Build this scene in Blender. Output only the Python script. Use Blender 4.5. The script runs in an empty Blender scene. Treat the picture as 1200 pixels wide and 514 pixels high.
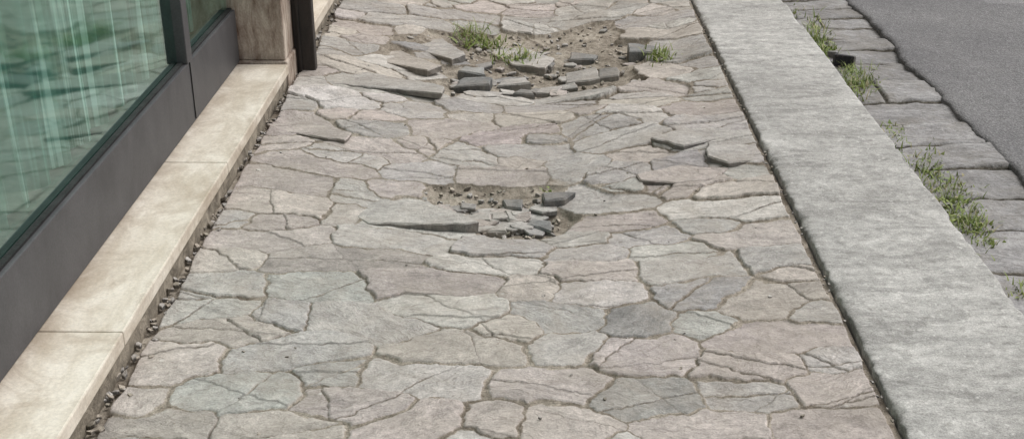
import bpy, math, random
import numpy as np
from mathutils import Vector, Matrix, Euler
random.seed(7); rng=np.random.default_rng(11)
S=bpy.context.scene
S.view_settings.view_transform='Standard'; S.view_settings.look='None'; S.view_settings.exposure=0
# ------------------------------------------------------------ camera
H=1.45; F=1400.; TH=math.atan(642/1400.); YAW=math.atan(22*math.cos(TH)/1400.)
cam=bpy.data.objects.new('camera',bpy.data.cameras.new('camera')); S.collection.objects.link(cam)
cam.location=(0,0,H); cam.rotation_euler=(math.pi/2-TH,0,YAW)
cam.data.sensor_width=36; cam.data.lens=36*F/1200; cam.data.clip_end=2000; cam.data.clip_start=0.05
S.camera=cam
RM=Euler((math.pi/2-TH,0,YAW)).to_matrix()
def gp(u,v,z=0.0):
    """survey point -> position on the horizontal plane z"""
    d=RM@Vector(((u-600)/F,-(v-257)/F,-1)); t=(z-H)/d.z
    return (d.x*t,d.y*t)
# ------------------------------------------------------------ world
w=bpy.data.worlds.new('World'); S.world=w; w.use_nodes=True
nt=w.node_tree; bg=nt.nodes['Background']
sky=nt.nodes.new('ShaderNodeTexSky'); sky.sky_type='NISHITA'; sky.sun_disc=False
sky.sun_elevation=math.radians(52); sky.sun_rotation=math.radians(60)
sky.air_density=1.5; sky.dust_density=4
hs=nt.nodes.new('ShaderNodeHueSaturation'); hs.inputs['Saturation'].default_value=0.12
nt.links.new(sky.outputs[0],hs.inputs['Color']); nt.links.new(hs.outputs[0],bg.inputs['Color'])
bg.inputs['Strength'].default_value=0.145
sl=bpy.data.lights.new('sun','SUN'); sl.energy=1.2; sl.angle=math.radians(35); sl.color=(1,0.98,0.955)
so=bpy.data.objects.new('sun',sl); S.collection.objects.link(so)
el=math.radians(52); az=math.radians(60)
sd=Vector((math.sin(az)*math.cos(el),math.cos(az)*math.cos(el),math.sin(el)))
so.rotation_euler=sd.to_track_quat('Z','Y').to_euler(); so.location=(3,2,6)
# ------------------------------------------------------------ numpy noise
LAT=rng.random((256,256)).astype(np.float32)
def vn(x,y,s,o=0):
    x=np.asarray(x)*s+o*17.3+1000; y=np.asarray(y)*s+o*7.7+1000
    xi=np.floor(x).astype(int); yi=np.floor(y).astype(int); fx=x-xi; fy=y-yi
    fx=fx*fx*(3-2*fx); fy=fy*fy*(3-2*fy)
    a=LAT[xi%256,yi%256]; b=LAT[(xi+1)%256,yi%256]; c=LAT[xi%256,(yi+1)%256]; d=LAT[(xi+1)%256,(yi+1)%256]
    return (a*(1-fx)+b*fx)*(1-fy)+(c*(1-fx)+d*fx)*fy-0.5
def fbm(x,y,s,o=0,n=4):
    r=0;a=1
    for i in range(n):
        r=r+a*vn(x,y,s*2**i,o+i*3.1); a*=0.5
    return r
def sst(a,b,x):
    t=np.clip((x-a)/(b-a),0,1); return t*t*(3-2*t)
# ------------------------------------------------------------ helpers
def link(o,parent=None):
    S.collection.objects.link(o)
    if parent: o.parent=parent
    return o
def grid_obj(name,X,Y,Z,col=None,suv=None,mat=None,smooth=True):
    ny,nx=X.shape; n=nx*ny
    me=bpy.data.meshes.new(name); me.vertices.add(n)
    co=np.stack([X,Y,Z],-1).reshape(-1).astype(np.float32); me.vertices.foreach_set('co',co)
    idx=np.arange(n).reshape(ny,nx)
    q=np.stack([idx[:-1,:-1],idx[:-1,1:],idx[1:,1:],idx[1:,:-1]],-1).reshape(-1,4)
    m=len(q); me.loops.add(m*4); me.polygons.add(m)
    me.loops.foreach_set('vertex_index',q.reshape(-1).astype(np.int32))
    me.polygons.foreach_set('loop_start',np.arange(0,m*4,4,dtype=np.int32))
    me.polygons.foreach_set('use_smooth',np.full(m,smooth))
    me.update(calc_edges=True)
    if col is not None:
        a=me.color_attributes.new('scol','FLOAT_COLOR','POINT'); a.data.foreach_set('color',col.reshape(-1).astype(np.float32))
    if suv is not None:
        a=me.attributes.new('suv','FLOAT_VECTOR','POINT'); a.data.foreach_set('vector',suv.reshape(-1).astype(np.float32))
    me.materials.append(mat)
    return link(bpy.data.objects.new(name,me))
def box(name,x0,x1,y0,y1,z0,z1,mat,parent=None,bev=0.004):
    me=bpy.data.meshes.new(name)
    v=[(x,y,z) for z in(z0,z1) for y in(y0,y1) for x in(x0,x1)]
    f=[(0,2,3,1),(4,5,7,6),(0,1,5,4),(2,6,7,3),(0,4,6,2),(1,3,7,5)]
    me.from_pydata(v,[],f); me.materials.append(mat)
    o=link(bpy.data.objects.new(name,me),parent)
    if bev:
        b=o.modifiers.new('b','BEVEL'); b.width=bev; b.segments=2
    return o
class MB:
    def __init__(s,name,rough=0.8,spec=0.3):
        s.m=bpy.data.materials.new(name); s.m.use_nodes=True; s.t=s.m.node_tree; s.p=s.t.nodes['Principled BSDF']
        s.p.inputs['Roughness'].default_value=rough; s.p.inputs['Specular IOR Level'].default_value=spec
    def n(s,t,**k):
        x=s.t.nodes.new(t)
        for a,b in k.items(): setattr(x,a,b)
        return x
    def l(s,a,b): s.t.links.new(a,b)
    def pos(s,scale=(1,1,1),src=None,rot=(0,0,0)):
        if src is None:
            g=s.n('ShaderNodeNewGeometry'); src=g.outputs['Position']
        mp=s.n('ShaderNodeMapping'); mp.inputs['Scale'].default_value=scale; mp.inputs['Rotation'].default_value=rot
        s.l(src,mp.inputs[0]); return mp.outputs[0]
    def noise(s,vec,scale,det=4,rough=0.55,dist=0):
        x=s.n('ShaderNodeTexNoise'); x.inputs['Scale'].default_value=scale; x.inputs['Detail'].default_value=det
        x.inputs['Roughness'].default_value=rough; x.inputs['Distortion'].default_value=dist
        s.l(vec,x.inputs['Vector']); return x.outputs['Fac']
    def mr(s,v,a,b,c=0.,d=1.):
        x=s.n('ShaderNodeMapRange'); 
        for i,k in enumerate((a,b,c,d)): x.inputs[i+1].default_value=k
        s.l(v,x.inputs[0]); return x.outputs[0]
    def mix(s,f,a,b,mode='MIX'):
        x=s.n('ShaderNodeMix',data_type='RGBA',blend_type=mode)
        for sock,v in ((x.inputs[0],f),(x.inputs[6],a),(x.inputs[7],b)):
            if hasattr(v,'is_output'): s.l(v,sock)
            elif isinstance(v,(int,float)) : sock.default_value=v
            else: sock.default_value=(*v,1)
        return x.outputs[2]
    def math(s,op,a,b=0.):
        x=s.n('ShaderNodeMath',operation=op)
        for i,v in enumerate((a,b)):
            if hasattr(v,'is_output'): s.l(v,x.inputs[i])
            else: x.inputs[i].default_value=v
        return x.outputs[0]
    def gray(s,v):
        x=s.n('ShaderNodeCombineColor'); 
        for i in range(3): s.l(v,x.inputs[i])
        return x.outputs[0]
    def bump(s,h,st=0.5,dist=0.01,nrm=None):
        x=s.n('ShaderNodeBump'); x.inputs['Strength'].default_value=st; x.inputs['Distance'].default_value=dist
        s.l(h,x.inputs['Height'])
        if nrm: s.l(nrm,x.inputs['Normal'])
        return x.outputs[0]
    def fin(s,col,nrm=None,rough=None):
        s.l(col,s.p.inputs['Base Color'])
        if nrm: s.l(nrm,s.p.inputs['Normal'])
        if rough is not None: s.l(rough,s.p.inputs['Roughness'])
        return s.m
# ------------------------------------------------------------ materials
def stone_mat(name,m1,m2,speck=True,streak=1.0,bumpk=1.0,dirtc=(0.365,0.325,0.282)):
    b=MB(name,0.85,0.2)
    at=b.n('ShaderNodeAttribute',attribute_name='scol'); su=b.n('ShaderNodeAttribute',attribute_name='suv').outputs['Vector']
    P=b.pos()
    mid=b.noise(b.pos(src=su,scale=(1,1.6,1)),8,5,0.70,0.6)
    stk=b.noise(b.pos(src=su,scale=(1,3.6,1)),7,5,0.72,1.0); fine=b.noise(P,210,2,0.7); f2=b.noise(P,60,4,0.7)
    c=at.outputs['Color']
    c=b.mix(1.0,c,b.gray(b.mr(mid,0.28,0.72,0.73,1.28)),'MULTIPLY')
    c=b.mix(0.9*streak,c,b.gray(b.mr(stk,0.3,0.6,0.77,1.10)),'MULTIPLY')
    c=b.mix(1.0,c,b.gray(b.mr(f2,0.3,0.7,0.80,1.20)),'MULTIPLY')
    c=b.mix(0.9,c,b.gray(b.mr(fine,0.3,0.7,0.80,1.20)),'MULTIPLY')
    big=b.noise(P,5,6,0.72,0.5)
    dirt=b.math('MULTIPLY',b.mr(big,0.44,0.66),0.6)
    c=b.mix(dirt,c,dirtc)
    vein=b.mr(b.math('ABSOLUTE',b.math('SUBTRACT',b.noise(b.pos(src=su,scale=(1,2.2,1)),3.5,5,0.6,1.2),0.5)),0.0,0.010,0.4,0)
    c=b.mix(vein,c,(0.15,0.125,0.105))
    if speck:
        v=b.n('ShaderNodeTexVoronoi'); v.inputs['Scale'].default_value=14; b.l(b.pos(),v.inputs['Vector'])
        sp=b.math('MULTIPLY',b.math('LESS_THAN',b.math('ADD',v.outputs['Distance'],b.math('MULTIPLY',f2,0.12)),0.135),b.mr(big,0.53,0.6))
        c=b.mix(b.math('MULTIPLY',sp,0.55),c,(0.62,0.6,0.56))
    mn=b.noise(P,38,5,0.75); mb=b.noise(P,4,3,0.6)
    mc=b.mix(b.mr(b.math('ADD',b.math('MULTIPLY',mn,0.5),b.math('MULTIPLY',mb,0.5)),0.40,0.60),m1,m2)
    mc=b.mix(0.9,mc,b.gray(b.mr(fine,0.3,0.7,0.65,1.3)),'MULTIPLY')
    mask=b.mr(b.math('ADD',at.outputs['Alpha'],b.math('MULTIPLY',b.math('SUBTRACT',mn,0.5),1.1)),0.25,0.75)
    col=b.mix(mask,mc,c)
    h=b.math('ADD',b.math('MULTIPLY',stk,0.7),b.math('ADD',b.math('MULTIPLY',mid,1.1),b.math('ADD',b.math('MULTIPLY',f2,0.36),b.math('MULTIPLY',fine,0.10))))
    n=b.bump(h,0.62*bumpk,0.012)
    return b.fin(col,n,b.mr(mask,0,1,0.95,0.82))
M_pave=stone_mat('paving_stone',(0.185,0.155,0.122),(0.41,0.365,0.305))
M_gut=stone_mat('gutter_stone',(0.06,0.055,0.045),(0.19,0.17,0.14),speck=False,bumpk=1.6,dirtc=(0.24,0.22,0.19))
M_rub=stone_mat('rubble_stone',(0.1,0.08,0.06),(0.25,0.22,0.18),speck=False)
def mk_kerb():
    b=MB('kerb_stone',0.9,0.15); P=b.pos()
    big=b.noise(P,1.8,7,0.74,0.6); stk=b.noise(b.pos(scale=(1,3.2,1),rot=(0,0,-0.40)),3.2,9,0.78,0.9); m=b.noise(P,26,6,0.8); f=b.noise(P,240,3,0.7)
    pit=b.mr(b.noise(b.pos(scale=(1,1.6,1),rot=(0,0,-0.35)),30,6,0.8),0.53,0.62)
    at=b.n('ShaderNodeAttribute',attribute_name='scol')
    c=b.mix(b.mr(big,0.38,0.62),(0.425,0.415,0.395),(0.57,0.56,0.535))
    c=b.mix(1.0,c,b.gray(b.mr(stk,0.38,0.6,0.70,1.12)),'MULTIPLY')
    c=b.mix(1.0,c,b.gray(b.mr(m,0.3,0.7,0.70,1.26)),'MULTIPLY'); c=b.mix(1.0,c,b.gray(b.mr(f,0.3,0.7,0.68,1.30)),'MULTIPLY')
    c=b.mix(b.math('MULTIPLY',pit,0.5),c,(0.245,0.235,0.215))
    w_=b.mr(b.noise(P,48,3,0.6),0.63,0.68); c=b.mix(b.math('MULTIPLY',w_,0.6),c,(0.72,0.71,0.68))
    c=b.mix(1.0,c,at.outputs['Color'],'MULTIPLY')
    h=b.math('ADD',b.math('MULTIPLY',stk,0.6),b.math('ADD',b.math('MULTIPLY',m,0.6),b.math('MULTIPLY',f,0.14)))
    return b.fin(c,b.bump(h,0.55,0.012))
M_kerb=mk_kerb()
def mk_asph():
    b=MB('asphalt',0.85,0.3); P=b.pos()
    v=b.n('ShaderNodeTexVoronoi'); v.inputs['Scale'].default_value=130; b.l(P,v.inputs['Vector'])
    big=b.noise(P,1.6,5,0.6); f=b.noise(P,160,3,0.7); m=b.noise(P,25,5,0.7)
    c=b.mix(b.mr(big,0.35,0.65),(0.195,0.19,0.195),(0.255,0.25,0.25))
    c=b.mix(0.9,c,b.gray(b.mr(f,0.3,0.7,0.5,1.5)),'MULTIPLY'); c=b.mix(0.7,c,b.gray(b.mr(m,0.3,0.7,0.8,1.2)),'MULTIPLY')
    c=b.mix(0.6,c,b.gray(b.mr(v.outputs['Distance'],0,0.6,1.35,0.55)),'MULTIPLY')
    at=b.n('ShaderNodeAttribute',attribute_name='scol'); c=b.mix(1.0,c,at.outputs['Color'],'MULTIPLY')
    return b.fin(c,b.bump(b.math('ADD',v.outputs['Distance'],f),0.6,0.006))
M_asph=mk_asph()
def mk_trav():
    b=MB('travertine',0.6,0.3); P=b.pos()
    st=b.noise(b.pos(scale=(1,0.35,2)),14,7,0.65,0.5); big=b.noise(P,5,7,0.75,0.6); f=b.noise(P,120,4,0.7)
    c=b.mix(b.mr(st,0.35,0.65),(0.61,0.54,0.445),(0.79,0.725,0.635))
    c=b.mix(b.mr(big,0.45,0.66,0,0.8),c,(0.45,0.37,0.285)); c=b.mix(0.7,c,b.gray(b.mr(f,0.3,0.7,0.82,1.15)),'MULTIPLY')
    gx=b.n('ShaderNodeSeparateXYZ'); b.l(P,gx.inputs[0])
    # grime collects against the frame and along the outer arris
    gr=b.math('ADD',b.mr(gx.outputs['X'],-1.06,-1.105,0,0.5),b.mr(gx.outputs['X'],-0.93,-0.915,0,0.35))
    c=b.mix(b.math('MULTIPLY',gr,b.mr(big,0.3,0.6)),c,(0.27,0.21,0.155))
    return b.fin(c,b.bump(b.math('ADD',st,b.math('MULTIPLY',f,0.4)),0.25,0.005))
M_trav=mk_trav()
def mk_simple(name,c1,c2,scale,rough=0.8,bs=0.5,sc=(1,1,1),spec=0.3,metal=0):
    b=MB(name,rough,spec); b.p.inputs['Metallic'].default_value=metal; P=b.pos(scale=sc)
    a=b.noise(P,scale,7,0.7,0.4); f=b.noise(b.pos(),160,3,0.7)
    c=b.mix(b.mr(a,0.35,0.65),c1,c2); c=b.mix(0.7,c,b.gray(b.mr(f,0.3,0.7,0.8,1.2)),'MULTIPLY')
    return b.fin(c,b.bump(b.math('ADD',a,b.math('MULTIPLY',f,0.3)),bs,0.008))
M_base=mk_simple('dirty_render',(0.13,0.11,0.085),(0.38,0.33,0.265),18,0.9,0.9)
M_pier=mk_simple('veined_marble',(0.17,0.11,0.08),(0.60,0.52,0.44),13,0.6,0.5,(1.6,1.6,0.4))
M_post=mk_simple('dark_brown_paint',(0.020,0.018,0.017),(0.042,0.034,0.030),12,0.55,0.3,(1,1,.3))
M_alu=mk_simple('grey_powder_coat',(0.055,0.054,0.057),(0.085,0.083,0.087),5,0.5,0.06,(1,1,.6),0.3)
M_gask=mk_simple('black_gasket',(0.012,0.012,0.012),(0.03,0.03,0.03),20,0.7)
M_wall=mk_simple('plaster',(0.42,0.37,0.30),(0.52,0.47,0.39),3,0.9,0.3)
M_floor=mk_simple('shop_floor',(0.03,0.075,0.065),(0.06,0.12,0.10),6,0.6)
M_ground=mk_simple('earth',(0.12,0.10,0.075),(0.2,0.17,0.13),0.8,0.95)
# curtain
b=MB('striped_curtain',0.8,0.2)
g=b.n('ShaderNodeNewGeometry'); mp=b.n('ShaderNodeMapping'); mp.inputs['Scale'].default_value=(0.02,1,0.02); b.l(g.outputs['Position'],mp.inputs[0])
s1=b.mr(b.noise(mp.outputs[0],24,3,0.6),0.57,0.61); s2=b.mr(b.noise(mp.outputs[0],55,2,0.5),0.54,0.62)
c=b.mix(s2,(0.075,0.19,0.165),(0.17,0.32,0.28)); c=b.mix(s1,c,(0.66,0.73,0.71)); M_curt=b.fin(c)
# glass
gm=bpy.data.materials.new('tinted_glass'); gm.use_nodes=True; t=gm.node_tree; t.nodes.clear()
out=t.nodes.new('ShaderNodeOutputMaterial'); mx=t.nodes.new('ShaderNodeMixShader'); gl=t.nodes.new('ShaderNodeBsdfGlossy'); tr=t.nodes.new('ShaderNodeBsdfTransparent')
gl.inputs['Roughness'].default_value=0.05; gl.inputs['Color'].default_value=(0.76,0.98,0.91,1); tr.inputs['Color'].default_value=(0.70,0.92,0.85,1)
fr=t.nodes.new('ShaderNodeLayerWeight'); fr.inputs['Blend'].default_value=0.5
pw=t.nodes.new('ShaderNodeMath'); pw.operation='POWER'; pw.inputs[1].default_value=2.0
mrn=t.nodes.new('ShaderNodeMapRange'); mrn.inputs[3].default_value=0.16; mrn.inputs[4].default_value=0.85
t.links.new(fr.outputs['Facing'],pw.inputs[0]); t.links.new(pw.outputs[0],mrn.inputs[0])
t.links.new(mrn.outputs[0],mx.inputs[0]); t.links.new(tr.outputs[0],mx.inputs[1]); t.links.new(gl.outputs[0],mx.inputs[2]); t.links.new(mx.outputs[0],out.inputs[0])
# ------------------------------------------------------------ paving stones
pal={'g':(0.405,0.384,0.360),'p':(0.422,0.376,0.348),'n':(0.376,0.364,0.342),'b':(0.430,0.392,0.352),'d':(0.305,0.294,0.284),'l':(0.465,0.440,0.410)}
ST="""130 490 210 492 b;290 498 370 498 b;450 500 510 490 p;580 492 580 492 p;640 490 690 500 p;730 468 800 465 n;780 502 870 496 p;930 500 1020 502 p
165 430 235 415 p;230 458 330 450 n;375 462 450 475 p;440 435 550 442 l;600 450 680 448 p;840 425 920 428 p;950 452 1020 450 p;850 460 905 458 g
230 385 310 385 b;290 414 400 406 g;480 408 590 410 b;650 412 685 405 g;715 412 790 410 p;850 398 985 392 p;150 480 150 470 p
220 340 280 335 g;345 330 415 332 n;385 365 470 385 g;475 355 565 360 l;600 384 600 384 b;630 365 685 372 n;670 343 725 343 l;735 382 765 368 d;800 352 850 335 d;870 355 960 335 b
325 365 335 368 g;440 325 570 325 p;535 305 605 305 l;660 315 730 315 p;760 316 850 308 g;890 303 945 300 g;345 300 465 298 p;225 300 270 300 b
255 278 365 275 p;410 275 510 275 g;560 285 625 281 g;665 290 715 292 g;735 270 780 270 g;810 240 900 240 l;840 275 925 272 p;765 292 815 292 g
285 235 370 240 p;305 203 380 218 p;400 215 440 228 l;690 250 745 248 p;660 268 690 262 g;680 215 735 222 g;840 215 895 213 b;930 320 935 318 b
330 185 420 195 p;340 135 390 155 p;310 165 335 168 p;470 195 520 190 g;550 190 640 185 p;650 185 700 175 n;840 180 885 180 g;780 160 860 158 g;720 195 740 185 g
360 105 430 118 l;415 142 455 142 g;465 118 505 118 l;500 140 565 130 p;498 160 500 160 p;530 165 565 172 l;405 165 470 172 p;590 162 640 158 g;570 145 640 135 p
675 138 720 132 n;700 158 760 150 g;790 120 845 122 p;710 105 775 112 b;810 140 865 142 g;600 105 690 103 g;530 110 580 105 g;590 122 650 120 b;600 172 610 175 b
390 88 505 100 g;380 70 455 78 b;450 60 505 74 l;385 48 430 50 g;390 25 445 30 p;405 8 465 8 g;480 42 535 56 d;805 82 850 86 g;745 88 800 94 b;780 57 830 58 g
770 42 825 44 g;740 29 812 31 b;730 14 800 16 g;645 8 720 8 l;600 5 640 6 g;430 20 530 20 g;480 6 580 6 g;560 92 610 98 g;640 92 700 92 g;730 100 760 98 g;620 140 640 145 g
510 52 500 50 g;560 40 610 40 m;600 25 680 25 m;640 55 690 50 m;570 62 620 66 m;690 65 730 60 m;720 40 740 38 m;560 80 640 82 m;690 78 730 80 m;520 80 530 84 m;545 25 560 28 m
520 212 560 208 m;570 215 620 208 m;520 232 565 236 m;590 234 640 237 m;600 252 635 253 m;440 245 530 252 l;785 184 812 182 d;765 203 800 200 p;800 207 840 203 p;735 205 742 203 g"""
seeds=[]
for it in ST.replace('\n',';').split(';'):
    q=it.split(); a=[float(k) for k in q[:4]]
    p0=Vector(gp(a[0],a[1])); p1=Vector(gp(a[2],a[3])); c0=(p0+p1)/2; k=1.0 if q[4]=='m' else 0.84
    p0=c0+(p0-c0)*k; p1=c0+(p1-c0)*k
    seeds.append((p0.x,p0.y,p1.x,p1.y,q[4]))
XL,XR=-0.930,0.790
def dseg(px,py,s):
    ax,ay,bx,by=s[:4]; dx,dy=bx-ax,by-ay; L=dx*dx+dy*dy+1e-9
    t=np.clip(((px-ax)*dx+(py-ay)*dy)/L,0,1); return np.hypot(px-ax-t*dx,py-ay-t*dy)
def inpoly(x,y,P):
    r=False
    for i in range(len(P)):
        (x1,y1),(x2,y2)=P[i],P[i-1]
        if (y1>y)!=(y2>y) and x<(x2-x1)*(y-y1)/(y2-y1)+x1: r=not r
    return r
PITS=[[gp(*q) for q in [(490,205),(560,198),(635,204),(655,228),(640,258),(560,260),(505,238)]],
      [gp(*q) for q in [(452,34),(560,20),(700,12),(742,26),(772,56),(750,78),(700,90),(520,98),(500,78),(455,52)]]]
tries=0
while tries<9000:
    tries+=1
    x=random.uniform(XL+0.03,XR-0.03); y=random.uniform(-1.1,13)
    a=random.uniform(-0.5,0.5); L=random.uniform(0,0.07)
    inv=2.0<y<6.0
    thr=0.095 if inv else 0.15
    s=(x-L*math.cos(a),y-L*math.sin(a),x+L*math.cos(a),y+L*math.sin(a))
    ok=True
    for k in seeds:
        if abs(k[1]-y)<0.5 and min(dseg(s[0],s[1],k),dseg(s[2],s[3],k),dseg(x,y,k))<thr: ok=False;break
    if ok: seeds.append((*s,'m' if any(inpoly(x,y,P) for P in PITS) else random.choice('ggppnblg')))
NS=len(seeds)
SA=np.array([s[:4] for s in seeds]); miss=np.array([s[4]=='m' for s in seeds])
cx=(SA[:,0]+SA[:,2])/2; cy=(SA[:,1]+SA[:,3])/2
scol=np.array([pal.get(s[4],(0.2,0.17,0.13)) for s in seeds])
scol=scol*(1+rng.normal(0,0.085,(NS,1)))*(1+rng.normal(0,0.008,(NS,3)))
rot=rng.uniform(-0.5,0.5,NS)+np.arctan2(SA[:,3]-SA[:,1],SA[:,2]-SA[:,0]); off=rng.uniform(-50,50,(NS,2))
tilt=rng.normal(0,0.014,(NS,2)); zo=rng.normal(0,0.0018,NS)
# every stone has its own faceted outline
ND=[]
for k in range(NS):
    m=random.choice([5,6,6,7]); a0=random.uniform(0,6.28)
    ND.append([(math.cos(a0+6.2832*(i+random.uniform(-0.25,0.25))/m),math.sin(a0+6.2832*(i+random.uniform(-0.25,0.25))/m)) for i in range(m)])
def dstone(px,py,k):
    ax,ay,bx,by=SA[k]; dx,dy=bx-ax,by-ay; L=dx*dx+dy*dy+1e-9
    t=np.clip(((px-ax)*dx+(py-ay)*dy)/L,0,1); vx=px-ax-t*dx; vy=py-ay-t*dy
    pn=ND[k][0][0]*vx+ND[k][0][1]*vy
    for nx_,ny_ in ND[k][1:]: pn=np.maximum(pn,nx_*vx+ny_*vy)
    return 0.18*np.hypot(vx,vy)+0.85*pn
nc=3
crk=rng.random((NS,nc))<np.array([0.5,0.32,0.3])[None]; can=rng.normal(1.45,0.7,(NS,nc)); cof=rng.uniform(-0.06,0.06,(NS,nc)); thin=rng.random((NS,nc))<0.62; thin[:,2]=True
holes=[(gp(575,232),0.27,0.17,0.024),(gp(640,55),0.50,0.60,0.058),(gp(795,190),0.16,0.15,0.010)]
def base_z(x,y):
    z=0.018*fbm(x,y,1.6,3,2)
    for (hx,hy),rx,ry,d in holes:
        z=z-d*np.exp(-(((x-hx)/(rx*1.25))**2+((y-hy)/(ry*1.5))**2))
    z=z-0.048*np.exp(-((x+0.02)/0.42)**2)*sst(2.5,3.4,y)*sst(7.5,6.2,y)
    z=z+0.018*np.exp(-((y-2.95)/0.25)**2)*np.exp(-((x-0.1)/0.5)**2)
    z=z+0.028*np.exp(-((y-gp(0,118)[1])/0.22)**2)*np.exp(-((x-0.25)/0.4)**2)
    ed=np.minimum(x-XL,XR-x); return z*sst(-0.02,0.16,ed)
def near_hole(x,y):
    r=0
    for (hx,hy),rx,ry,d in holes: r=np.maximum(r,np.exp(-(((x-hx)/(rx*1.4))**2+((y-hy)/(ry*1.4))**2)))
    return r
nh=near_hole(cx,cy); tilt*= (1+2.6*nh)[:,None]; zo*=1+2.5*nh
ys=np.concatenate([np.arange(-1,1.9,0.02),np.arange(1.9,3.4,0.0033),np.arange(3.4,6.4,0.0052),np.arange(6.4,13,0.02)])
xs=np.linspace(XL,XR,540)
X,Y=np.meshgrid(xs,ys); Z=np.zeros_like(X); COL=np.zeros(X.shape+(4,)); SUV=np.zeros(X.shape+(3,))
R0=0
while R0<len(ys):
    R1=min(R0+60,len(ys)); x=X[R0:R1]; y=Y[R0:R1]
    wx=x+0.010*vn(x,y,7,1)+0.010*vn(x,y,28,2)+0.008*vn(x,y,75,5); wy=y+0.010*vn(x,y,7,7)+0.010*vn(x,y,28,8)+0.008*vn(x,y,75,9)
    c=np.where((np.minimum(SA[:,1],SA[:,3])<y.max()+0.5)&(np.maximum(SA[:,1],SA[:,3])>y.min()-0.5))[0]
    f1=np.full(x.shape,9.); f2=np.full(x.shape,9.); i1=np.zeros(x.shape,int); i2=np.zeros(x.shape,int)
    for k in c:
        d=dstone(wx,wy,k); n=d<f1; n2=(~n)&(d<f2)
        i2=np.where(n,i1,np.where(n2,k,i2)); f2=np.where(n,f1,np.minimum(f2,d)); i1=np.where(n,k,i1); f1=np.where(n,d,f1)
    e=(f2-f1)
    e=np.where(miss[i1]&miss[i2],0.06,e)
    dx=wx-cx[i1]; dy=wy-cy[i1]
    side=0*x; hair=0*x
    for q in range(nc):
        cd=dx*np.cos(can[i1,q])+dy*np.sin(can[i1,q])-cof[i1,q]+0.014*vn(x,y,12,20+q)
        on=crk[i1,q]
        e=np.where(on&~thin[i1,q],np.minimum(e,np.abs(cd)*2+0.003),e)
        hair=np.maximum(hair,np.where(on&thin[i1,q],np.exp(-(cd/0.0022)**2)*sst(-0.15,0.1,vn(x,y,9,25)),0))
        side=side+np.where(on&(cd>0),(1,-0.6,0.5)[q],0)
    eL=(x-XL-0.022-0.018*fbm(x*0,y,7,31,3))*2; eR=(XR-0.012-0.013*fbm(x*0,y,12,33,4)-x)*2
    e=np.minimum(e,np.minimum(eL,eR))
    # joint width varies a lot: tight in places, wide and filled with dirt in others
    wj=0.0066+0.0120*vn(x,y,3.0,40)+0.008*vn(x,y,16,41)
    ms=np.where(miss[i1],0,sst(wj*0.5,wj*0.5+0.0045,e*0.5+0.0012))
    bz=base_z(x,y)
    top=bz+zo[i1]+tilt[i1,0]*dx+tilt[i1,1]*dy+0.004*vn(x,y,12,50)+0.0022*vn(x,y,38,51)+side*0.003-0.0008*np.exp(-e/0.008)-0.003*hair
    jd=0.0030+0.0075*vn(x,y,3.5,60)
    low=bz-np.maximum(jd,0.0004)+0.003*fbm(x,y,45,61,3)
    edge=np.exp(-np.maximum(np.minimum(eL,eR),0)/0.02)
    low=low-0.014*edge*(np.minimum(eL,eR)<0.02)
    hole=bz-0.015+0.018*fbm(x,y,9,63,5)+0.005*vn(x,y,70,67)
    low=np.where(miss[i1],bz-0.005+(hole-bz+0.005)*sst(0,0.03,e) ,low)
    Z[R0:R1]=low*(1-ms)+top*ms
    cc=scol[i1]*(1+0.06*side[...,None])*(1-0.08*np.exp(-e/0.010))[...,None]
    COL[R0:R1,:,:3]=cc; COL[R0:R1,:,3]=ms*(1-0.75*hair)
    cr=np.cos(rot[i1]); sr=np.sin(rot[i1])
    SUV[R0:R1,:,0]=cr*dx+sr*dy+off[i1,0]; SUV[R0:R1,:,1]=-sr*dx+cr*dy+off[i1,1]+side*3; SUV[R0:R1,:,2]=i1*0.37
    R0=R1
grid_obj('stone_pavement',X,Y,Z,COL,SUV,M_pave)
# ------------------------------------------------------------ kerb
KX0,KX1=0.792,1.233
kx=np.concatenate([[KX0,KX0],np.linspace(KX0,KX0+0.012,6)[1:],np.linspace(KX0+0.02,KX1-0.03,36),np.linspace(KX1-0.02,KX1,7),[KX1+0.001]])
ky=np.concatenate([np.arange(-1,1.9,0.04),np.arange(1.9,6.4,0.006),np.arange(6.4,13,0.04)])
X,Y=np.meshgrid(kx,ky)
ed=np.minimum(X-KX0,KX1-X); Z=0.004+0.004*fbm(X,Y,2.5,70,2)+0.0015*vn(X,Y,50,71)
chip=sst(0.12,0.35,fbm(X*0,Y,9,72,3))
Z-=(0.004+0.010*chip)*np.exp(-np.maximum(ed,0)/(0.003+0.006*chip))
kcol=np.ones(X.shape+(4,))
for j,jy in enumerate([-0.2,1.05,gp(1100,404)[1],gp(900,60)[1],6.9,8.2,9.5,10.8,12.0]):
    d=np.abs(Y-jy-0.02*(X-1)+0.008*vn(X,Y,14,74)); a=np.exp(-(d/0.004)**2)*sst(-0.4,0.1,vn(X,Y,8,79)); Z-=0.002*a; kcol[...,:3]*=(1-0.18*a)[...,None]
    tone=1+random.uniform(-0.05,0.05); kcol[...,:3]*=np.where((Y>jy)[...,None],tone,1)
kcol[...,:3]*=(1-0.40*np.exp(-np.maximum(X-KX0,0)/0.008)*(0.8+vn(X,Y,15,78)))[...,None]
Z[:,0]=-0.13; Z[:,-1]=-0.13
kw=0.007*vn(Y[:,:1]*0,Y[:,:1],20,75)+0.008*vn(Y[:,:1]*0,Y[:,:1],60,77)+0.003
X[:,:7]+=kw
X[:,-6:]+=0.006*vn(Y[:,-6:]*0,Y[:,-6:],6,76)
grid_obj('kerb',X,Y,Z,kcol,None,M_kerb)
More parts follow.
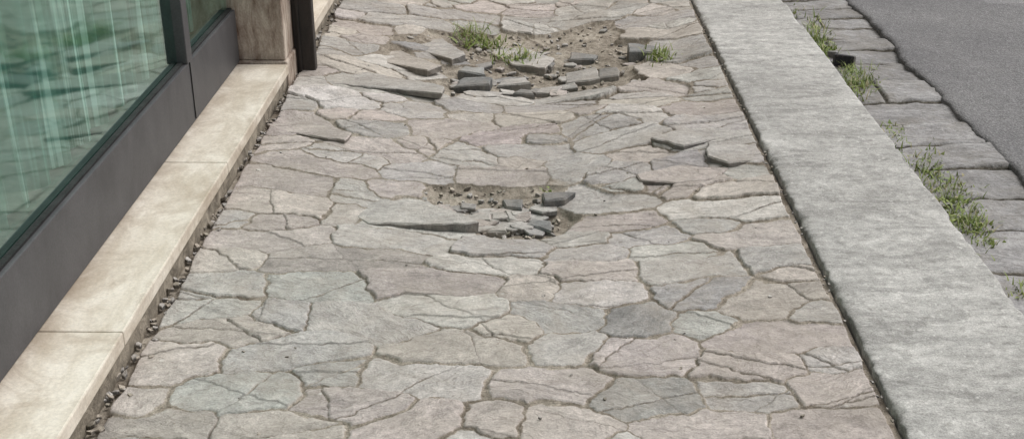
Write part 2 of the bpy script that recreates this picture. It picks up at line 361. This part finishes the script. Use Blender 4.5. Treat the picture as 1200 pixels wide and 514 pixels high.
# ------------------------------------------------------------ gutter setts
GX0,GX1=1.225,1.66; GZ=-0.105
gx=np.linspace(GX0,GX1,90); gy=np.concatenate([np.arange(-1,2.4,0.03),np.arange(2.4,7.4,0.007),np.arange(7.4,13,0.03)])
X,Y=np.meshgrid(gx,gy); wy=Y+0.03*vn(X,Y,4,80)+0.012*vn(X,Y,18,81)-0.05*(X-1.4); wx=X+0.02*vn(X,Y,7,82)
bnd=[-1.2]
while bnd[-1]<13.5: bnd.append(bnd[-1]+random.uniform(0.17,0.27))
bnd=np.array(bnd); ri=np.clip(np.searchsorted(bnd,wy)-1,0,len(bnd)-2)
e=np.minimum(wy-bnd[ri],bnd[ri+1]-wy); sp=rng.uniform(1.32,1.58,len(bnd)); has=rng.random(len(bnd))<0.35
e=np.where(has[ri],np.minimum(e,np.abs(wx-sp[ri])),e); sid=ri*2+(wx>sp[ri])*has[ri]
wj=0.007+0.008*vn(X,Y,7,83); ms=sst(wj*0.4,wj+0.006,e)
gz=rng.normal(0,0.003,400); gt=rng.normal(0,0.03,400); gc=rng.uniform(0.85,1.15,400)
top=GZ+gz[sid]+gt[sid]*(X-1.4)+0.008*fbm(X,Y,14,85,4)
Z=(GZ-0.007+0.006*fbm(X,Y,40,86,3))*(1-ms)+top*ms
col=np.ones(X.shape+(4,)); col[...,:3]=np.array([0.30,0.292,0.29])*gc[sid][...,None]; col[...,3]=ms*sst(0.0,0.06,X-GX0+0.05*vn(X,Y,5,88))
suv=np.stack([X+sid*1.7,Y*1.0,X*0+sid],-1)
grid_obj('cobbled_gutter',X,Y,Z,col,suv,M_gut)
# ------------------------------------------------------------ road
ax=np.concatenate([[1.645],np.linspace(1.645,1.95,46),np.linspace(1.97,3.0,40),np.linspace(3.1,9,30)])
ay=np.concatenate([np.arange(-30,2.4,0.4),np.arange(2.4,7.5,0.012),np.arange(7.5,60,0.4)])
X,Y=np.meshgrid(ax,ay); k=np.exp(-(X-1.645)/0.05)
X=X+k*(0.030*vn(Y*0,Y,3,90)+0.022*vn(Y*0,Y,14,91)+0.010*vn(Y*0,Y,45,92))
e0=X-X[:,:1]; Z=-0.085+0.002*vn(X,Y,5,93)-0.010*np.exp(-e0/0.008)*(1+vn(X,Y,20,94))
Z[:,0]=-0.13
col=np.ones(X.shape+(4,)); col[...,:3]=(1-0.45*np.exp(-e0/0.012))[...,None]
pa=sst(0.01,-0.01,np.maximum(np.abs(X-2.62)-0.30,np.abs(Y-(gp(1160,4,-0.09)[1]+0.20))-0.22)+0.02*fbm(X,Y,8,96,3)); col[...,:3]*=(1+0.3*pa)[...,None]
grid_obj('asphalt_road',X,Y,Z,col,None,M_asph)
me=bpy.data.meshes.new('ground'); me.from_pydata([(-400,-400,-0.14),(400,-400,-0.14),(400,400,-0.14),(-400,400,-0.14)],[],[(0,1,2,3)]); me.materials.append(M_ground)
link(bpy.data.objects.new('ground',me))
# ------------------------------------------------------------ loose stones / slabs
def hz(x,y): return float(base_z(np.array(x),np.array(y)))
class Rub:
    def __init__(s): s.v=[];s.f=[];s.c=[];s.u=[]
    def slab(s,poly,z,th,tx=0,ty=0,col=(0.3,0.29,0.27),cham=0.004,sidek=0.42,jit=0.003,seg=0.03):
        n0=len(poly); pts=[]
        for i in range(n0):
            a=Vector(poly[i]);b=Vector(poly[(i+1)%n0]); m=max(1,int((b-a).length/seg))
            for j in range(m):
                p=a+(b-a)*j/m; pts.append(p+Vector((random.gauss(0,jit),random.gauss(0,jit))))
        c=sum(pts,Vector((0,0)))/len(pts); n=len(pts); st=len(s.v); o=random.uniform(-50,50)
        ar=sum(pts[i].x*pts[(i+1)%n].y-pts[(i+1)%n].x*pts[i].y for i in range(n))
        if ar<0: pts.reverse()
        def zz(p): return z+tx*(p.x-c.x)+ty*(p.y-c.y)
        for ring in range(3):
            for p in pts:
                d=p-c
                if ring==0: q=c+d*(1-cham/max(d.length,0.01)); h=zz(q)+random.gauss(0,0.0006)
                elif ring==1: q=p; h=zz(q)-cham*random.uniform(0.6,1.5)
                else: q=c+d*(1-random.uniform(-0.02,0.05)); h=zz(q)-th*random.uniform(0.85,1.15)
                s.v.append((q.x,q.y,h)); s.u.append((q.x+o,q.y,h+o))
        s.f.append([st+i for i in range(n)]); s.c.append(col)
        for r in range(2):
            for i in range(n):
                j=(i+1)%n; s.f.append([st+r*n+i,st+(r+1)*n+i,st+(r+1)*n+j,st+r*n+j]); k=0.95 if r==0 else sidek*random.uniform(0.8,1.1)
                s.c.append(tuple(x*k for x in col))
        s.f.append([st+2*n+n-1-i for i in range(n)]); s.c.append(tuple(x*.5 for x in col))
    def chunk(s,x,y,z,r,th,col,tilt=0.15,asp=1.0):
        n=random.randint(4,7); a0=random.uniform(0,6.28)
        P=[]
        for i in range(n):
            a=a0+6.283*(i+random.uniform(-0.28,0.28))/n; rr=r*random.uniform(0.7,1.15); P.append((x+rr*math.cos(a)*asp,y+rr*math.sin(a)))
        s.slab(P,z+th,th,random.gauss(0,tilt),random.gauss(0,tilt),col,cham=min(0.003,r*0.2),jit=0.001,seg=max(r,0.02))
    def make(s,name):
        me=bpy.data.meshes.new(name); me.from_pydata(s.v,[],s.f)
        a=me.color_attributes.new('scol','FLOAT_COLOR','CORNER'); arr=[]
        for f,c in zip(s.f,s.c): arr+= [c[0],c[1],c[2],1.0]*len(f)
        a.data.foreach_set('color',arr)
        b=me.attributes.new('suv','FLOAT_VECTOR','POINT'); b.data.foreach_set('vector',[k for u in s.u for k in u])
        me.materials.append(M_rub); return link(bpy.data.objects.new(name,me))
def pl(pp,z=0): return [gp(u,v,z) for u,v in pp]
def sl(name,pp,up,th,tx=0,ty=0,col=pal['g']):
    P=pl(pp,-0.02); mx_=sum(p[0] for p in P)/len(P); my_=sum(p[1] for p in P)/len(P)
    r=Rub(); r.slab(P,hz(mx_,my_)+up,th,tx,ty,col); r.make(name)
L=pal['l'];G=pal['g'];D=(0.2,0.2,0.195);B=pal['b'];PK=pal['p']
sl('broken_paving_slab',[(412,238),(440,230),(500,234),(560,260),(545,264),(430,262),(418,255)],0.014,0.035,0.01,-0.05,L)
sl('broken_paving_slab',[(762,165),(800,153),(862,152),(872,159),(826,170),(800,176)],0.010,0.025,0.0,-0.05,G)
sl('broken_paving_slab',[(745,203),(795,193),(852,199),(838,212),(792,216),(752,211)],0.010,0.025,0.03,-0.04,PK)
sl('broken_paving_slab',[(828,172),(886,169),(893,192),(852,198),(826,190)],0.009,0.025,-0.03,-0.03,G)
sl('broken_paving_slab',[(470,38),(518,37),(546,58),(530,65),(492,52)],0.006,0.04,0.03,-0.04,G)
sl('broken_paving_slab',[(568,38),(612,37),(650,52),(640,64),(600,58)],0.006,0.04,0.04,-0.03,L)
sl('broken_paving_slab',[(440,52),(470,54),(516,76),(500,82),(455,70)],0.008,0.03,0.03,-0.05,B)
sl('broken_paving_slab',[(375,88),(420,82),(522,102),(518,112),(440,104),(380,98)],0.006,0.02,0.0,-0.04,G)
sl('broken_paving_slab',[(312,152),(360,148),(412,163),(405,172),(340,163)],0.006,0.02,0.0,-0.03,PK)
def blk(u,v,wpx,dep,hgt,col,n=1):
    x,y=gp(u,v,-0.03); z=-0.020+hz(x,y)*1.0; sc=wpx/1400*math.hypot(y,H)
    P=[(x-sc/2,y),(x+sc/2*0.9,y-0.01),(x+sc/2,y+dep),(x-sc/2*0.8,y+dep*1.1)]
    P=[(a+random.gauss(0,0.010),b_+random.gauss(0,0.010)) for a,b_ in P]
    r=Rub(); r.slab(P,z+hgt,hgt+0.01,random.gauss(0,0.08),random.gauss(0,0.05),col,cham=0.006,seg=0.04,jit=0.004,sidek=0.6); r.make('loose_stone')
for a in [(653,232,32,0.07,0.046,(0.15,0.15,0.15)),(555,94,44,0.10,0.042,D),(600,86,34,0.09,0.035,G),(752,62,36,0.12,0.050,D),(686,58,34,0.08,0.03,D),(682,80,42,0.10,0.03,G),
          (714,80,22,0.08,0.03,D),(632,63,34,0.08,0.03,D),(553,80,30,0.08,0.045,(0.28,0.28,0.27)),(612,98,18,0.06,0.035,D),(616,26,16,0.08,0.03,G),(640,92,30,0.07,0.025,G),(597,232,28,0.06,0.032,D),
          (560,246,34,0.06,0.024,L),(604,246,32,0.06,0.026,G),(632,256,26,0.05,0.024,D),(515,244,34,0.05,0.022,G),(578,260,30,0.04,0.020,G)]: blk(*a)
r=Rub()
def scat(n,u0,u1,v0,v1,r0,r1,cols,lift=-0.016):
    for i in range(n):
        u=random.uniform(u0,u1); v=random.uniform(v0,v1); x,y=gp(u,v,-0.03); rr=random.uniform(r0,r1)
        r.chunk(x,y,hz(x,y)+lift,rr,random.uniform(0.008,0.018)*min(1,rr/0.02),random.choice(cols),0.10,1.3)
cc=[G,L,G,pal['n'],(0.3,0.29,0.28),PK]
scat(28,505,650,228,262,0.018,0.045,cc); scat(12,530,645,230,258,0.025,0.05,cc,-0.006)
scat(22,530,750,60,98,0.016,0.045,cc); scat(26,480,745,16,60,0.008,0.022,cc); scat(8,540,640,74,98,0.03,0.05,cc,-0.010)
r.make('stone_rubble')
r=Rub()
for i in range(1000):
    q=random.random()
    if q<0.22: x=XL+abs(random.gauss(0.005,0.022)); y=random.uniform(1.9,6.2); z=-0.010
    elif q<0.62: x,y=gp(random.uniform(460,765),random.uniform(14,98)); z=hz(x,y)-0.015
    elif q<0.80: x,y=gp(random.uniform(490,655),random.uniform(200,262)); z=hz(x,y)-0.015
    elif q<0.90: x=XR-abs(random.gauss(0,0.01)); y=random.uniform(1.9,6.2); z=-0.008
    else: x=random.uniform(XL,XR); y=random.uniform(2,6); z=hz(x,y)-0.002
    rr=random.uniform(0.003,0.008)*(1.3 if q<0.80 else 0.6); r.chunk(x,y,z,rr,rr*1.1,random.choice([(0.42,0.37,0.31),(0.30,0.27,0.22),G,L]),0.3)
r.make('gravel')
r=Rub(); x,y=gp(990,76,GZ); r.chunk(x,y,GZ-0.005,0.045,0.05,(0.06,0.06,0.065),0.2,1.3); r.chunk(x-0.03,y+0.1,GZ-0.005,0.03,0.035,(0.3,0.3,0.3)); 
r.make('loose_stone')
# ------------------------------------------------------------ grass
b=MB('grass_blade',0.6,0.3); oi=b.n('ShaderNodeAttribute',attribute_name='gcol'); M_grass=b.fin(oi.outputs['Color'])
def grass(name,spots):
    V=[];Fc=[];C=[]
    for (u,v,zp,su_,sv_,n,hh) in spots:
        for i in range(n):
            x,y=gp(u+random.gauss(0,su_),v+random.gauss(0,sv_),zp); z=zp-0.008
            a=random.uniform(0,6.283); h=hh*random.uniform(0.3,1.15); ln=random.uniform(0.2,1.2)*h; wd=random.uniform(0.0012,0.0032)
            if random.random()<0.25: wd*=2.8; h*=0.6
            dx,dy=math.cos(a),math.sin(a); st=len(V); K=4
            g=random.random(); base=(0.14+0.15*g,0.20+0.14*g,0.055+0.05*g)
            if random.random()<0.14: base=(0.38,0.34,0.20)
            for k in range(K+1):
                t_=k/K; w_=wd*(1-t_**2)+0.0002; cx_=x+dx*ln*t_**1.7; cy_=y+dy*ln*t_**1.7; cz=z+h*(t_-0.30*t_*t_*ln/h)
                V.append((cx_-dy*w_,cy_+dx*w_,cz)); V.append((cx_+dy*w_,cy_-dx*w_,cz))
            for k in range(K):
                Fc.append((st+2*k,st+2*k+1,st+2*k+3,st+2*k+2)); C+= [*base,1]*4
    me=bpy.data.meshes.new(name); me.from_pydata(V,[],Fc); a=me.color_attributes.new('gcol','FLOAT_COLOR','CORNER'); a.data.foreach_set('color',C)
    me.materials.append(M_grass); link(bpy.data.objects.new(name,me))
hz1=-0.085
grass('grass_tuft',[(550,44,hz1,11,5,200,0.085),(570,52,hz1,11,3,100,0.05)])
grass('grass_tuft',[(606,68,hz1,11,4,120,0.06)])
grass('grass_tuft',[(774,66,-0.03,8,4,120,0.055)])
grass('grass_tuft',[(955,42,GZ,8,10,220,0.065),(970,62,GZ,6,6,100,0.055)])
grass('grass_tuft',[(1005,100,GZ,10,9,260,0.065),(992,86,GZ,6,5,80,0.055)])
grass('grass_tuft',[(1048,160,GZ,8,9,90,0.035),(1085,200,GZ,12,12,220,0.035),(1112,230,GZ,14,12,330,0.04),(1138,262,GZ,13,10,260,0.04),(1155,285,GZ,8,8,70,0.035)])
grass('grass_tuft',[(1192,342,GZ,6,6,50,0.035),(930,20,GZ,4,5,40,0.04)])
grass('grass_tuft',[(640,222,-0.04,3,2,10,0.02),(395,246,-0.02,4,2,16,0.02)])
# ------------------------------------------------------------ shop front
def empty(n): return link(bpy.data.objects.new(n,None))
sillE=empty('stone_window_sill')
ysill=[-2.0,-0.3,1.2,gp(90,388,0.09)[1],gp(235,190,0.09)[1],4.37]
for i in range(5):
    box('sill_slab_%d'%(i+1),-1.125,-0.915,ysill[i]+0.0015,ysill[i+1]-0.0015,0.052,0.090,M_trav,sillE,0.004)
def rough_wall(name,x,y0,y1,z0,z1,parent):
    yy=np.arange(y0,y1,0.02); zz=np.linspace(z0,z1,8); Yg,Zg=np.meshgrid(yy,zz); Xg=x+0.010*fbm(Yg,Zg,12,95,4)
    o=grid_obj(name,Xg,Yg,Zg,None,None,M_base); o.parent=parent
rough_wall('sill_base',-0.930,-2,4.40,-0.05,0.060,sillE)
win=empty('shop_window')
Xf=-1.105
def window(y0,y1,mull,par):
    box('bottom_rail',Xf-0.07,Xf,y0,y1,0.092,0.294,M_alu,par,0.003)
    box('top_rail',Xf-0.07,Xf,y0,y1,2.40,2.50,M_alu,par,0.003)
    yy=[y0]
    for m in mull:
        box('mullion',Xf-0.07,Xf+0.004,m-0.03,m+0.03,0.2945,2.3995,M_alu,par,0.003); box('mullion_foot_joint',Xf+0.0005,Xf+0.0035,m-0.0015,m+0.0015,0.10,0.292,M_gask,par,0)
        yy+=[m-0.03,m+0.03]
    yy.append(y1)
    for i in range(0,len(yy),2):
        a,b_=yy[i],yy[i+1]
        me=bpy.data.meshes.new('glass_pane'); me.from_pydata([(Xf-0.03,a,0.29),(Xf-0.03,b_,0.29),(Xf-0.03,b_,2.405),(Xf-0.03,a,2.405)],[],[(0,1,2,3)]); me.materials.append(gm)
        link(bpy.data.objects.new('glass_pane',me),par)
        box('gasket',Xf-0.028,Xf-0.012,a,b_,0.2942,0.301,M_gask,par,0)
window(-2.0,4.395,[-0.6,gp(232,142,0.09)[1]],win)
box('display_floor',-2.6,Xf-0.071,-2,4.39,0.16,0.20,M_floor,win,0)
box('back_wall',-2.65,-2.605,-2,4.39,0.1,2.9,M_floor,win,0)
box('shop_ceiling',-2.6,Xf-0.071,-2,4.39,2.6,2.65,M_wall,win,0)
yy=np.arange(-1.9,4.35,0.008); zz=np.linspace(0.23,2.55,8); Yg,Zg=np.meshgrid(yy,zz)
o=grid_obj('curtain',-1.27+0.02*np.sin(Yg*48+3*np.sin(Yg*3)),Yg,Zg,None,None,M_curt); o.parent=win
pier=empty('marble_pier'); box('shaft',-1.30,-0.932,4.41,4.76,0.092,3.0,M_pier,pier,0.006); box('plinth',-1.30,-0.924,4.40,4.77,-0.05,0.091,M_pier,pier,0.008)
post=empty('metal_post')
px0=gp(346,82)[0]; py0=gp(358,82)[1]
box('shaft',px0,px0+0.082,py0,py0+0.05,-0.03,3.0,M_post,post,0.006)
box('flange',px0+0.020,px0+0.030,py0-0.010,py0-0.001,-0.03,3.0,M_post,post,0.002)
far=empty('stone_door_threshold'); 
for i in range(4): box('threshold_slab_%d'%i,-1.125,-0.915,4.775+i*1.6,4.775+(i+1)*1.6-0.003,0.04,0.085,M_trav,far,0.004)
rough_wall('threshold_base',-0.93,4.78,11.1,-0.05,0.045,far)
wb=empty('shop_building')
box('wall_upper',-1.6,Xf-0.01,-2,11.2,2.68,5.5,M_wall,wb,0)
box('wall_side',-1.6,Xf-0.01,4.775,11.2,0.087,2.679,M_wall,wb,0)
box('wall_near',-3,Xf+0.1,-6,-2.005,-0.1,5.5,M_wall,wb,0)
